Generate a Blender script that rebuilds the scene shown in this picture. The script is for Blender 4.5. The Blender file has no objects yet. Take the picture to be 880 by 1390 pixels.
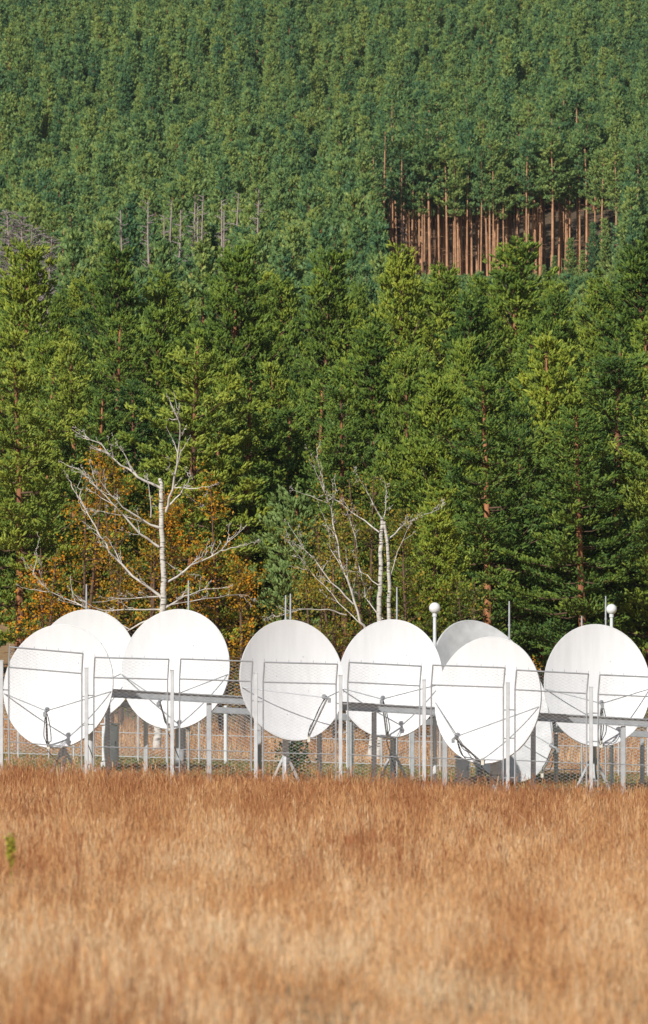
import bpy, math, random
import numpy as np
from mathutils import Vector, Matrix, Euler

R = math.radians
scene = bpy.context.scene
COL = scene.collection
F = 6000.0          # focal length in photo pixels
HOR = 985.0         # photo row of the horizon
CAMZ = 1.6
rs = np.random.RandomState(11)
random.seed(11)

# ------------------------------------------------------------------ terrain
_cd = [-400, 0, 104, 120, 150, 200, 250, 300, 450, 620, 750, 900, 1200, 2500]
_cz = [0, 0, 0, .6, 1.6, 6.6, 13.4, 21, 46.2, 91.4, 126, 165, 230, 300]
_ds = np.arange(-400, 2501, 1.0)
_zs = np.interp(_ds, _cd, _cz)
_k = np.hanning(13); _k /= _k.sum()
_zs = np.convolve(np.pad(_zs, 6, mode='edge'), _k, mode='valid')

def ground_z(x, y):
    x = np.asarray(x, float); y = np.asarray(y, float)
    z = np.interp(y, _ds, _zs)
    fade = np.clip(1 - (y - 130) / 60, 0, 1)
    z = z - .036 * np.clip(x, -25, 25) * fade
    hill = np.clip((y - 160) / 120, 0, 1)
    z = z + hill * (1.2 * np.sin(x * .11 + y * .021) + .8 * np.sin(x * .05 - y * .043 + 2))
    return z
def gz(x, y): return float(ground_z(x, y))
def at(px, py, d): return Vector(((px - 440) / F * d, d, CAMZ + (HOR - py) / F * d))
def foot(px, d):
    x = (px - 440) / F * d
    return Vector((x, d, gz(x, d)))

# ------------------------------------------------------------------ tagging
def tag(o, label=None, cat=None, group=None, kind=None):
    if label: o['label'] = label
    if cat: o['category'] = cat
    if group: o['group'] = group
    if kind: o['kind'] = kind
    return o
def empty(name, loc, label, cat, group=None, rz=0, scale=None):
    o = bpy.data.objects.new(name, None); COL.objects.link(o)
    o.location = loc; o.rotation_euler = (0, 0, rz)
    o.empty_display_size = .2
    if scale: o.scale = scale
    return tag(o, label, cat, group)

# ------------------------------------------------------------------ materials
def new_mat(name):
    m = bpy.data.materials.new(name); m.use_nodes = True
    nt = m.node_tree; nt.nodes.clear()
    out = nt.nodes.new('ShaderNodeOutputMaterial')
    return m, nt, out
def N(nt, t, **kw):
    n = nt.nodes.new(t)
    for k, v in kw.items():
        if k.startswith('in_'):
            key = k[3:]
            key = int(key) if key.isdigit() else key.replace('_', ' ')
            n.inputs[key].default_value = v
        else: setattr(n, k, v)
    return n
def ramp(nt, stops):
    r = N(nt, 'ShaderNodeValToRGB'); e = r.color_ramp.elements
    while len(e) < len(stops): e.new(.5)
    for i, (p, c) in enumerate(stops):
        e[i].position = p; e[i].color = (*c, 1)
    return r
def surface(name, col, rough=.6, metal=0, var=.15, scale=8, bump=0, bscale=40, stretch=None):
    m, nt, out = new_mat(name); L = nt.links.new
    b = N(nt, 'ShaderNodeBsdfPrincipled'); b.inputs['Roughness'].default_value = rough
    b.inputs['Metallic'].default_value = metal
    tc = N(nt, 'ShaderNodeTexCoord'); nz = N(nt, 'ShaderNodeTexNoise'); nz.inputs['Scale'].default_value = scale
    nz.inputs['Detail'].default_value = 6
    if stretch:
        mp = N(nt, 'ShaderNodeMapping'); mp.inputs['Scale'].default_value = stretch
        L(tc.outputs['Object'], mp.inputs[0]); L(mp.outputs[0], nz.inputs['Vector'])
    else: L(tc.outputs['Object'], nz.inputs['Vector'])
    lo = tuple(c * (1 - var) for c in col); hi = tuple(min(1, c * (1 + var)) for c in col)
    r = ramp(nt, [(.3, lo), (.7, hi)])
    L(nz.outputs[0], r.inputs[0]); L(r.outputs[0], b.inputs['Base Color'])
    if bump:
        n2 = N(nt, 'ShaderNodeTexNoise'); n2.inputs['Scale'].default_value = bscale
        L(tc.outputs['Object'], n2.inputs['Vector'])
        bp = N(nt, 'ShaderNodeBump'); bp.inputs['Strength'].default_value = bump; bp.inputs['Distance'].default_value = .02
        L(n2.outputs[0], bp.inputs['Height']); L(bp.outputs[0], b.inputs['Normal'])
    L(b.outputs[0], out.inputs[0])
    return m
def foliage(name, stops, trans=.3, objvar=.25, sat=1.0, rough=.55):
    """leaf shader: tint attribute (per shoot / leaf) picks the colour, each tree shifts it a little"""
    m, nt, out = new_mat(name); L = nt.links.new
    a = N(nt, 'ShaderNodeAttribute', attribute_name='tint')
    oi = N(nt, 'ShaderNodeObjectInfo')
    ad = N(nt, 'ShaderNodeMath', operation='MULTIPLY_ADD'); ad.inputs[1].default_value = objvar * 2; ad.inputs[2].default_value = -objvar
    L(oi.outputs['Random'], ad.inputs[0])
    su = N(nt, 'ShaderNodeMath', operation='ADD', use_clamp=True)
    L(a.outputs['Fac'], su.inputs[0]); L(ad.outputs[0], su.inputs[1])
    r = ramp(nt, stops); L(su.outputs[0], r.inputs[0])
    b = N(nt, 'ShaderNodeBsdfPrincipled'); b.inputs['Roughness'].default_value = rough
    b.inputs['Specular IOR Level'].default_value = .3
    t = N(nt, 'ShaderNodeBsdfTranslucent')
    mx = N(nt, 'ShaderNodeMixShader'); mx.inputs[0].default_value = trans
    L(r.outputs[0], b.inputs['Base Color']); L(r.outputs[0], t.inputs[0])
    L(b.outputs[0], mx.inputs[1]); L(t.outputs[0], mx.inputs[2]); L(mx.outputs[0], out.inputs[0])
    return m

M = {}
M['needle'] = foliage('pine_needles', [(0, (.060, .130, .028)), (.5, (.215, .315, .042)), (1, (.46, .505, .058))], trans=.28, objvar=.3)
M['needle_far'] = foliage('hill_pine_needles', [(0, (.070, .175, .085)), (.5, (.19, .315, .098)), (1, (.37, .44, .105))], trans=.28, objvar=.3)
M['needle_deep'] = foliage('deep_green_pine_needles', [(0, (.045, .110, .030)), (.5, (.155, .250, .040)), (1, (.40, .455, .06))], trans=.22, objvar=.3)
M['needle_blue'] = foliage('blue_green_needles', [(0, (.10, .19, .06)), (.5, (.20, .31, .09)), (1, (.30, .40, .12))])
M['autumn'] = foliage('autumn_leaves', [(0, (.09, .12, .02)), (.38, (.28, .23, .025)), (.66, (.64, .34, .02)), (1, (.76, .27, .012))], trans=.35, objvar=.15)
M['olive'] = foliage('yellowing_leaves', [(0, (.10, .15, .025)), (.4, (.26, .26, .03)), (.7, (.48, .34, .04)), (1, (.60, .30, .03))], trans=.35, objvar=.15)
M['shrub'] = foliage('shrub_leaves', [(0, (.05, .10, .03)), (1, (.12, .19, .05))], objvar=.1)
M['deadtwig'] = foliage('grey_dead_twigs', [(0, (.24, .20, .19)), (1, (.42, .35, .33))], trans=.05, objvar=.1)
M['greengrass'] = foliage('short_green_grass', [(0, (.13, .19, .04)), (.6, (.24, .27, .07)), (1, (.40, .33, .14))], objvar=0)
M['weed'] = foliage('yellow_green_weed', [(0, (.32, .36, .04)), (1, (.60, .55, .07))], objvar=0)
M['twig'] = surface('pine_limb_bark', (.13, .075, .045), .9, var=.3)
M['bark'] = None
def bark():
    m, nt, out = new_mat('scots_pine_bark'); L = nt.links.new
    tc = N(nt, 'ShaderNodeTexCoord'); oi = N(nt, 'ShaderNodeObjectInfo')
    mp = N(nt, 'ShaderNodeMapping'); mp.inputs['Scale'].default_value = (9, 9, 2.2)
    L(tc.outputs['Object'], mp.inputs[0])
    nz = N(nt, 'ShaderNodeTexNoise'); nz.inputs['Scale'].default_value = 1; nz.inputs['Detail'].default_value = 5
    L(mp.outputs[0], nz.inputs['Vector'])
    ad = N(nt, 'ShaderNodeMath', operation='MULTIPLY_ADD'); ad.inputs[1].default_value = .35; ad.inputs[2].default_value = -.15
    L(oi.outputs['Random'], ad.inputs[0])
    s = N(nt, 'ShaderNodeMath', operation='ADD', use_clamp=True); L(nz.outputs[0], s.inputs[0]); L(ad.outputs[0], s.inputs[1])
    r = ramp(nt, [(.3, (.12, .060, .036)), (.5, (.32, .13, .055)), (.75, (.46, .20, .085))])
    L(s.outputs[0], r.inputs[0])
    b = N(nt, 'ShaderNodeBsdfPrincipled'); b.inputs['Roughness'].default_value = .9
    bp = N(nt, 'ShaderNodeBump'); bp.inputs['Strength'].default_value = .6; bp.inputs['Distance'].default_value = .03
    L(nz.outputs[0], bp.inputs['Height']); L(bp.outputs[0], b.inputs['Normal'])
    L(r.outputs[0], b.inputs['Base Color']); L(b.outputs[0], out.inputs[0])
    return m
M['bark'] = bark()
M['barkpale'] = surface('pale_upper_pine_bark', (.50, .265, .14), .9, var=.32, scale=1.5)  # paler orange bark for the tall stand
M['greybark'] = surface('grey_dead_bark', (.36, .28, .25), .9, var=.3)
def birch_bark():
    m, nt, out = new_mat('white_birch_bark'); L = nt.links.new
    tc = N(nt, 'ShaderNodeTexCoord')
    mp = N(nt, 'ShaderNodeMapping'); mp.inputs['Scale'].default_value = (3, 3, 14)
    L(tc.outputs['Object'], mp.inputs[0])
    nz = N(nt, 'ShaderNodeTexNoise'); nz.inputs['Scale'].default_value = 1.6; nz.inputs['Detail'].default_value = 4
    L(mp.outputs[0], nz.inputs['Vector'])
    r = ramp(nt, [(.36, (.10, .08, .07)), (.45, (.52, .48, .43)), (.7, (.72, .68, .62))])
    L(nz.outputs[0], r.inputs[0])
    b = N(nt, 'ShaderNodeBsdfPrincipled'); b.inputs['Roughness'].default_value = .8
    L(r.outputs[0], b.inputs['Base Color']); L(b.outputs[0], out.inputs[0])
    return m
M['birch'] = birch_bark()
M['birchlimb'] = surface('pale_birch_limb', (.62, .57, .52), .85, var=.3, scale=5)
M['dish'] = surface('white_dish_paint', (.73, .73, .735), .45, var=.05, scale=1.0, stretch=(7, 7, .8))
M['dishshade'] = surface('shade_grey_dish_paint', (.64, .64, .64), .6, var=.14, scale=3.5)  # shade of a white dish in grazing light, put into its base colour
M['dishback'] = surface('grey_dish_back', (.42, .43, .44), .5, var=.08)
M['galv'] = surface('galvanised_steel', (.50, .52, .54), .45, .45, var=.12, scale=6)
M['galvlight'] = surface('bright_galvanised_steel', (.60, .61, .62), .45, .25, var=.1, scale=6)
M['wire'] = surface('fence_wire', (.60, .61, .62), .5, .15, var=.1)
M['feed'] = surface('grey_feed_casting', (.28, .29, .30), .5, .2, var=.1)
M['feedwhite'] = surface('cream_feed_housing', (.74, .70, .60), .5, var=.05)
M['black'] = surface('black_cable', (.03, .03, .035), .5, var=.1)
M['lampwhite'] = surface('white_lamp_globe', (.82, .82, .80), .3, var=.02)
M['polewhite'] = surface('white_pole_paint', (.72, .74, .75), .45, var=.05)
M['conc'] = surface('concrete', (.42, .41, .38), .9, var=.15, bump=.3)

# ------------------------------------------------------------------ mesh builder
class MB:
    def __init__(s): s.v = []; s.f = []; s.n = 0
    def add(s, v, f, mat=0, tint=.5, smooth=False):
        v = np.asarray(v, float).reshape(-1, 3); f = np.asarray(f, np.int64)
        s.v.append(v)
        nf = len(f)
        tn = np.full(nf, tint) if np.isscalar(tint) else np.asarray(tint)
        s.f.append((f + s.n, mat, tn, smooth)); s.n += len(v)
    def tube(s, pts, rad, k=6, mat=0, caps=True, tint=.5, smooth=True):
        pts = [Vector(p) for p in pts]
        if not hasattr(rad, '__len__'): rad = [rad] * len(pts)
        vs = []; ref = None
        for i, p in enumerate(pts):
            t = (pts[min(i + 1, len(pts) - 1)] - pts[max(i - 1, 0)])
            if t.length < 1e-9: t = Vector((0, 0, 1))
            t.normalize()
            if ref is None:
                ref = Vector((1, 0, 0)) if abs(t.x) < .8 else Vector((0, 1, 0))
            u = (ref - t * ref.dot(t)).normalized(); w = t.cross(u); ref = u
            for j in range(k):
                a = 2 * math.pi * j / k
                vs.append(p + (u * math.cos(a) + w * math.sin(a)) * rad[i])
        f = [[i * k + j, i * k + (j + 1) % k, (i + 1) * k + (j + 1) % k, (i + 1) * k + j] for i in range(len(pts) - 1) for j in range(k)]
        s.add(np.array([tuple(q) for q in vs]), f, mat, tint, smooth)
        if caps and k > 3:
            for off, rev in ((0, True), ((len(pts) - 1) * k, False)):
                idx = [off + j for j in range(k)]
                if rev: idx.reverse()
                base = np.array([tuple(vs[i]) for i in idx]); s.add(base, [list(range(k))], mat, tint, False)
    def box(s, c, size, rot=None, mat=0, bev=.08):
        """box with small chamfers"""
        sx, sy, sz = [q / 2 for q in size]; b = min(sx, sy, sz) * bev * 2
        vs = []; 
        for ax in range(3):
            for sg in (-1, 1):
                h = [sx, sy, sz]; o = [(ax + 1) % 3, (ax + 2) % 3]
                q = []
                for a, c2 in ((-1, -1), (1, -1), (1, 1), (-1, 1)):
                    p = [0, 0, 0]; p[ax] = sg * h[ax]; p[o[0]] = a * (h[o[0]] - b); p[o[1]] = c2 * (h[o[1]] - b); q.append(p)
                if sg < 0: q.reverse()
                vs.append(q)
        import itertools
        pts = [tuple(p) for q in vs for p in q]
        faces = [[i * 4 + j for j in range(4)] for i in range(6)]
        def idx(ax, sg, a, c2):
            o = [(ax + 1) % 3, (ax + 2) % 3]; h = [sx, sy, sz]
            p = [0, 0, 0]; p[ax] = sg * h[ax]; p[o[0]] = a * (h[o[0]] - b); p[o[1]] = c2 * (h[o[1]] - b)
            return pts.index(tuple(p))
        # edge chamfers
        for ax in range(3):
            o0, o1 = (ax + 1) % 3, (ax + 2) % 3
            for s0 in (-1, 1):
                for s1 in (-1, 1):
                    def pt(face_ax, face_s, vals):
                        oo = [(face_ax + 1) % 3, (face_ax + 2) % 3]
                        return idx(face_ax, face_s, vals[oo[0]], vals[oo[1]])
                    v_ = {o0: s0, o1: s1}
                    a1 = pt(o0, s0, {**v_, ax: -1}); a2 = pt(o0, s0, {**v_, ax: 1})
                    b1 = pt(o1, s1, {**v_, ax: -1}); b2 = pt(o1, s1, {**v_, ax: 1})
                    faces.append([a1, a2, b2, b1] if s0 * s1 > 0 else [a1, b1, b2, a2])
        V = np.array(pts)
        if rot is not None: V = V @ np.array(rot.to_3x3()).T
        V = V + np.array(tuple(c))
        s.add(V, faces, mat)
    def bar(s, a, b, w, h, mat=0):
        """box beam between two points: w across, h in height"""
        a = Vector(a); b = Vector(b); d = b - a; L = d.length; d.normalize()
        side = d.cross(Vector((0, 0, 1)))
        if side.length < 1e-3: side = Vector((1, 0, 0))
        side.normalize(); up = side.cross(d)
        rot = Matrix((d, side, up)).transposed()
        s.box((a + b) / 2, (L, w, h), rot, mat)
    def ball(s, c, r, mat=0, k=20, scale=(1, 1, 1)):
        vs = []; f = []; m = k // 2
        for i in range(m + 1):
            th = math.pi * i / m
            for j in range(k):
                ph = 2 * math.pi * j / k
                vs.append((c[0] + r * scale[0] * math.sin(th) * math.cos(ph), c[1] + r * scale[1] * math.sin(th) * math.sin(ph), c[2] + r * scale[2] * math.cos(th)))
        for i in range(m):
            for j in range(k):
                f.append([i * k + j, (i + 1) * k + j, (i + 1) * k + (j + 1) % k, i * k + (j + 1) % k])
        s.add(vs, f, mat, .5, True)
    def mesh(s, name, mats, origin=(0, 0, 0)):
        V = np.concatenate(s.v) - np.array(tuple(origin))
        me = bpy.data.meshes.new(name)
        nl = sum(f.size for f, *_ in s.f); nf = sum(len(f) for f, *_ in s.f)
        me.vertices.add(len(V)); me.vertices.foreach_set('co', V.astype(np.float32).ravel())
        me.loops.add(nl); me.polygons.add(nf)
        me.loops.foreach_set('vertex_index', np.concatenate([f.ravel() for f, *_ in s.f]).astype(np.int32))
        sizes = np.concatenate([np.full(len(f), f.shape[1]) for f, *_ in s.f])
        st = np.zeros(nf, np.int32); st[1:] = np.cumsum(sizes)[:-1]
        me.polygons.foreach_set('loop_start', st)
        me.polygons.foreach_set('material_index', np.concatenate([np.full(len(f), m) for f, m, *_ in s.f]).astype(np.int32))
        me.polygons.foreach_set('use_smooth', np.concatenate([np.full(len(f), sm) for f, m, t, sm in s.f]))
        at_ = me.attributes.new('tint', 'FLOAT', 'FACE')
        at_.data.foreach_set('value', np.concatenate([t for f, m, t, sm in s.f]).astype(np.float32))
        for m in (mats if isinstance(mats, (list, tuple)) else [mats]): me.materials.append(m)
        me.update(calc_edges=True)
        return me
    def build(s, name, mats, parent=None, origin=(0, 0, 0)):
        o = bpy.data.objects.new(name, s.mesh(name, mats, origin)); COL.objects.link(o)
        if parent: o.parent = parent
        return o

# ------------------------------------------------------------------ camera, light, sky
cam = bpy.data.cameras.new('camera'); co = bpy.data.objects.new('camera', cam); COL.objects.link(co)
co.location = (0, 0, CAMZ); co.rotation_euler = (R(90), 0, 0)
cam.sensor_width = 36; cam.sensor_fit = 'AUTO'; cam.lens = F / 1390 * 36
cam.shift_y = (HOR - 695) / 1390
cam.clip_start = .5; cam.clip_end = 5000
cam.dof.use_dof = True; cam.dof.focus_distance = 130; cam.dof.aperture_fstop = 4.2
scene.camera = co

AZ, EL = 27, 31
sv = Vector((-math.sin(R(AZ)) * math.cos(R(EL)), -math.cos(R(AZ)) * math.cos(R(EL)), math.sin(R(EL))))
sun = bpy.data.lights.new('sun', 'SUN'); sun.energy = 4.5; sun.angle = R(.5); sun.color = (1, .975, .93)
so = bpy.data.objects.new('sun', sun); COL.objects.link(so)
so.rotation_euler = sv.to_track_quat('Z', 'Y').to_euler(); so.location = (-30, -30, 60)
w = bpy.data.worlds.new('World'); scene.world = w; w.use_nodes = True
nt = w.node_tree; nt.nodes.clear()
sky = nt.nodes.new('ShaderNodeTexSky'); sky.sky_type = 'NISHITA'; sky.sun_disc = False
sky.sun_elevation = R(EL); sky.sun_rotation = math.atan2(sv.x, sv.y)
bg = nt.nodes.new('ShaderNodeBackground'); bg.inputs[1].default_value = .055
wo = nt.nodes.new('ShaderNodeOutputWorld')
nt.links.new(sky.outputs[0], bg.inputs[0]); nt.links.new(bg.outputs[0], wo.inputs[0])
vs_ = scene.view_settings
scene.display_settings.display_device = 'sRGB'
vs_.view_transform = 'Standard'; vs_.look = 'None'; vs_.gamma = 1; vs_.exposure = 0.0; vs_.use_curve_mapping = False
scene.cycles.max_bounces = 6; scene.cycles.diffuse_bounces = 3; scene.cycles.transparent_max_bounces = 8
scene.cycles.volume_bounces = 0

# ------------------------------------------------------------------ ground
def make_ground():
    xs = np.unique(np.concatenate([np.arange(-30, 30.1, 1.0), np.arange(-120, 121, 6.0), np.linspace(-1500, 1500, 31)]))
    ys = np.unique(np.concatenate([np.arange(-20, 160, 1.5), np.arange(160, 760, 5.0), np.linspace(-400, 2500, 41)]))
    X, Y = np.meshgrid(xs, ys)
    Z = ground_z(X, Y) + .03 * np.sin(X * 1.7 + Y * .6) * np.sin(Y * 1.1)
    V = np.stack([X, Y, Z], -1).reshape(-1, 3)
    nx = len(xs); ny = len(ys)
    i = np.arange(nx - 1)[None, :] + np.arange(ny - 1)[:, None] * nx
    f = np.stack([i, i + 1, i + nx + 1, i + nx], -1).reshape(-1, 4)
    b = MB(); b.add(V, f, 0, .5, True)
    m, nt, out = new_mat('field_and_forest_floor'); L = nt.links.new
    tc = N(nt, 'ShaderNodeTexCoord'); sp = N(nt, 'ShaderNodeSeparateXYZ'); L(tc.outputs['Object'], sp.inputs[0])
    n1 = N(nt, 'ShaderNodeTexNoise'); n1.inputs['Scale'].default_value = .35; n1.inputs['Detail'].default_value = 8
    n2 = N(nt, 'ShaderNodeTexNoise'); n2.inputs['Scale'].default_value = 3.0; n2.inputs['Detail'].default_value = 8
    L(tc.outputs['Object'], n1.inputs['Vector']); L(tc.outputs['Object'], n2.inputs['Vector'])
    straw = ramp(nt, [(.3, (.26, .15, .07)), (.55, (.40, .25, .12)), (.75, (.50, .34, .17))]); L(n2.outputs[0], straw.inputs[0])
    floor = ramp(nt, [(.3, (.06, .04, .025)), (.55, (.13, .085, .05)), (.75, (.10, .11, .035))]); L(n2.outputs[0], floor.inputs[0])
    gr = ramp(nt, [(.3, (.12, .16, .04)), (.7, (.24, .26, .08))]); L(n2.outputs[0], gr.inputs[0])
    # forest floor begins beyond the tree edge (a place, in metres), its border broken up by noise
    a = N(nt, 'ShaderNodeMath', operation='MULTIPLY_ADD'); a.inputs[1].default_value = 30; L(n1.outputs[0], a.inputs[0]); L(sp.outputs['Y'], a.inputs[2])
    mr = N(nt, 'ShaderNodeMapRange'); mr.inputs['From Min'].default_value = 160; mr.inputs['From Max'].default_value = 172; L(a.outputs[0], mr.inputs[0])
    mx_ = N(nt, 'ShaderNodeMapRange'); mx_.inputs['From Min'].default_value = -11.5; mx_.inputs['From Max'].default_value = -9.8; L(sp.outputs['X'], mx_.inputs[0])
    my_ = N(nt, 'ShaderNodeMapRange'); my_.inputs['From Min'].default_value = 215; my_.inputs['From Max'].default_value = 225; L(sp.outputs['Y'], my_.inputs[0])
    mm_ = N(nt, 'ShaderNodeMath', operation='MAXIMUM'); L(mx_.outputs[0], mm_.inputs[0]); L(my_.outputs[0], mm_.inputs[1])
    mr2 = N(nt, 'ShaderNodeMath', operation='MULTIPLY'); L(mr.outputs[0], mr2.inputs[0]); L(mm_.outputs[0], mr2.inputs[1])
    g1 = N(nt, 'ShaderNodeMapRange'); g1.inputs['From Min'].default_value = 122; g1.inputs['From Max'].default_value = 126; L(a.outputs[0], g1.inputs[0])
    g2 = N(nt, 'ShaderNodeMapRange'); g2.inputs['From Min'].default_value = 131; g2.inputs['From Max'].default_value = 136
    g2.inputs['To Min'].default_value = 1; g2.inputs['To Max'].default_value = 0; L(a.outputs[0], g2.inputs[0])
    gm = N(nt, 'ShaderNodeMath', operation='MULTIPLY'); L(g1.outputs[0], gm.inputs[0]); L(g2.outputs[0], gm.inputs[1])
    x1 = N(nt, 'ShaderNodeMixRGB'); L(gm.outputs[0], x1.inputs[0]); L(straw.outputs[0], x1.inputs[1]); L(gr.outputs[0], x1.inputs[2])
    x2 = N(nt, 'ShaderNodeMixRGB'); L(mr2.outputs[0], x2.inputs[0]); L(x1.outputs[0], x2.inputs[1]); L(floor.outputs[0], x2.inputs[2])
    bs = N(nt, 'ShaderNodeBsdfPrincipled'); bs.inputs['Roughness'].default_value = 1
    bp = N(nt, 'ShaderNodeBump'); bp.inputs['Strength'].default_value = .8; bp.inputs['Distance'].default_value = .1
    L(n2.outputs[0], bp.inputs['Height']); L(bp.outputs[0], bs.inputs['Normal'])
    L(x2.outputs[0], bs.inputs['Base Color']); L(bs.outputs[0], out.inputs[0])
    o = b.build('ground', m); tag(o, kind='structure')
make_ground()

# ------------------------------------------------------------------ grass
def grass_mat():
    m, nt, out = new_mat('dry_field_grass'); L = nt.links.new
    a = N(nt, 'ShaderNodeAttribute', attribute_name='tint')
    tc = N(nt, 'ShaderNodeTexCoord')
    mp = N(nt, 'ShaderNodeMapping'); mp.inputs['Scale'].default_value = (1.1, .22, .8); L(tc.outputs['Object'], mp.inputs[0])
    nz = N(nt, 'ShaderNodeTexNoise'); nz.inputs['Scale'].default_value = 1; nz.inputs['Detail'].default_value = 5; nz.inputs['Roughness'].default_value = .6
    L(mp.outputs[0], nz.inputs['Vector'])
    ma = N(nt, 'ShaderNodeMath', operation='MULTIPLY_ADD'); ma.inputs[1].default_value = 2.1; ma.inputs[2].default_value = -1.0
    L(nz.outputs[0], ma.inputs[0])
    s = N(nt, 'ShaderNodeMath', operation='ADD', use_clamp=True); L(a.outputs['Fac'], s.inputs[0]); L(ma.outputs[0], s.inputs[1])
    r = ramp(nt, [(0, (.33, .122, .052)), (.35, (.58, .28, .115)), (.65, (.82, .485, .22)), (1, (.88, .69, .45))])
    L(s.outputs[0], r.inputs[0])
    b = N(nt, 'ShaderNodeBsdfPrincipled'); b.inputs['Roughness'].default_value = .7; b.inputs['Specular IOR Level'].default_value = .2
    t = N(nt, 'ShaderNodeBsdfTranslucent'); mx = N(nt, 'ShaderNodeMixShader'); mx.inputs[0].default_value = .28
    L(r.outputs[0], b.inputs['Base Color']); L(r.outputs[0], t.inputs[0])
    L(b.outputs[0], mx.inputs[1]); L(t.outputs[0], mx.inputs[2]); L(mx.outputs[0], out.inputs[0])
    return m
M['grass'] = grass_mat()
def blades(name, X, Y, H, W, tint, mat, label, cat, heads=.35, lean=.25):
    n = len(X); Z = ground_z(X, Y) - .03
    az = rs.uniform(0, 2 * np.pi, n); ln = H * np.where(rs.rand(n) < .14, rs.uniform(.4, 1.5, n), rs.uniform(.02, lean * 1.8, n))
    fa = rs.uniform(0, np.pi, n)
    sx, sy = np.cos(fa) * W / 2, np.sin(fa) * W / 2
    base = np.stack([X, Y, Z], -1); side = np.stack([sx, sy, 0 * sx], -1)
    dx, dy = np.cos(az) * ln, np.sin(az) * ln
    mid = base + np.stack([dx * .35, dy * .35, H * .55], -1)
    tip = base + np.stack([dx, dy, H * .97], -1)
    V = np.stack([base - side, base + side, mid + side * .8, mid - side * .8, tip], 1).reshape(-1, 3)
    k = np.arange(n)[:, None] * 5
    b = MB()
    b.v.append(V); b.n = len(V)
    b.f.append((k + np.array([[0, 1, 2, 3]]), 0, tint, False)); b.f.append((k + np.array([[3, 2, 4]]), 0, tint, False))
    sel = rs.rand(n) < heads
    m = sel.sum()
    if m:
        tp = tip[sel]; hd = H[sel] * rs.uniform(.12, .25, m); ww = W[sel] * rs.uniform(1.4, 2.4, m)
        up = np.stack([dx[sel] / H[sel] * .8, dy[sel] / H[sel] * .8, np.ones(m)], -1) * hd[:, None]
        sd = np.stack([np.cos(fa[sel]) * ww / 2, np.sin(fa[sel]) * ww / 2, 0 * ww], -1)
        V2 = np.stack([tp - up * .6, tp + sd, tp + up * .6, tp - sd], 1).reshape(-1, 3)
        b.add(V2, np.arange(m)[:, None] * 4 + np.array([[0, 1, 2, 3]]), 0, np.clip(tint[sel] - .15, 0, 1))
    o = b.build(name, mat); tag(o, label, cat, kind='stuff'); return o
def field():
    XX, YY, HH, WW, TT = [], [], [], [], []
    # clumps: more blades per square metre close to the camera
    for d0, d1, dens in ((9, 24, 1500), (24, 45, 950), (45, 75, 640), (75, 98, 560)):
        hw0, hw1 = .0733 * d0 + 1.2 + d0 * .02, .0733 * d1 + 1.2 + d1 * .02
        n = int((hw0 + hw1) * (d1 - d0) * dens)
        y = rs.uniform(d0, d1, n); hw = .0733 * y + 1.2 + .02 * y
        x = rs.uniform(-1, 1, n) * hw
        cl = np.sin(x * 3.1 + np.sin(y * 2.3) * 2) * np.sin(y * 2.7 + np.sin(x * 1.9) * 2)
        keep = rs.rand(n) < .55 + .45 * cl
        x, y, cl = x[keep], y[keep], cl[keep]; n = len(x)
        h = rs.gamma(6, (.20 + .20 * np.clip((y - 30) / 60, 0, 1)) / 7, n) + .06 * cl + .08 * np.sin(x * .8 + 1) * np.sin(y * .23)
        h = np.clip(h, .12, .8)
        wd = rs.uniform(.002, .0042, n) * (1 + y / 90)
        XX.append(x); YY.append(y); HH.append(h); WW.append(wd); TT.append(np.clip(rs.normal(.5, .2, n) + .1 * cl, 0, 1))
    c = np.concatenate
    y = c(YY)
    tint = c(TT) - np.clip((y - 55) / 40, 0, 1) * .25 + np.clip((60 - y) / 40, 0, 1) * .15
    blades('dry_field_grass', c(XX), y, c(HH), c(WW), np.clip(tint, 0, 1), M['grass'],
           'tall dry orange brown grass filling the field before the fence', 'grass')
    # darker seed stalks standing above the grass, in drifts
    n = 26000; yy = rs.uniform(16, 98, n); xx = rs.uniform(-1, 1, n) * (.0733 * yy + 1.2 + .02 * yy)
    dr = np.sin(xx * 1.1 + 2 * np.sin(yy * .19)) * np.sin(yy * .31 + np.sin(xx * .7) * 1.5)
    k = rs.rand(n) < np.clip(.30 + .7 * dr + .25 * (yy > 70) - .3 * (yy < 40), 0, 1)
    xx, yy = xx[k], yy[k]; n = len(xx)
    blades('seed_stalks', xx, yy, rs.uniform(.32, .62, n), rs.uniform(.003, .006, n) * (1 + yy / 120), np.clip(rs.normal(.02, .12, n), 0, 1) - .25, M['grass'],
           'scattered darker red brown seed stalks standing above the dry grass', 'seed stalks', 1.0, .15)
    # shorter grass inside and behind the compound
    n = 60000
    y = 99 + 50 * rs.rand(n) ** 1.3; x = rs.uniform(-1, 1, n) * (.0733 * y + 3)
    h = rs.uniform(.08, .22, n) + .2 * (y > 124) * rs.rand(n)
    green = (y > 109) & (y < 119) & (rs.rand(n) < .6)
    g = ~green
    blades('straw_grass', x[g], y[g], h[g], np.full(g.sum(), .014), np.clip(rs.normal(.4, .2, g.sum()), 0, 1), M['grass'],
           'shorter straw coloured grass between the dishes and the forest edge', 'grass', .2)
    blades('green_grass', x[green], y[green], h[green] * .8, np.full(green.sum(), .014), rs.rand(green.sum()), M['greengrass'],
           'strip of short green grass behind the satellite dishes', 'grass', 0)
field()

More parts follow.
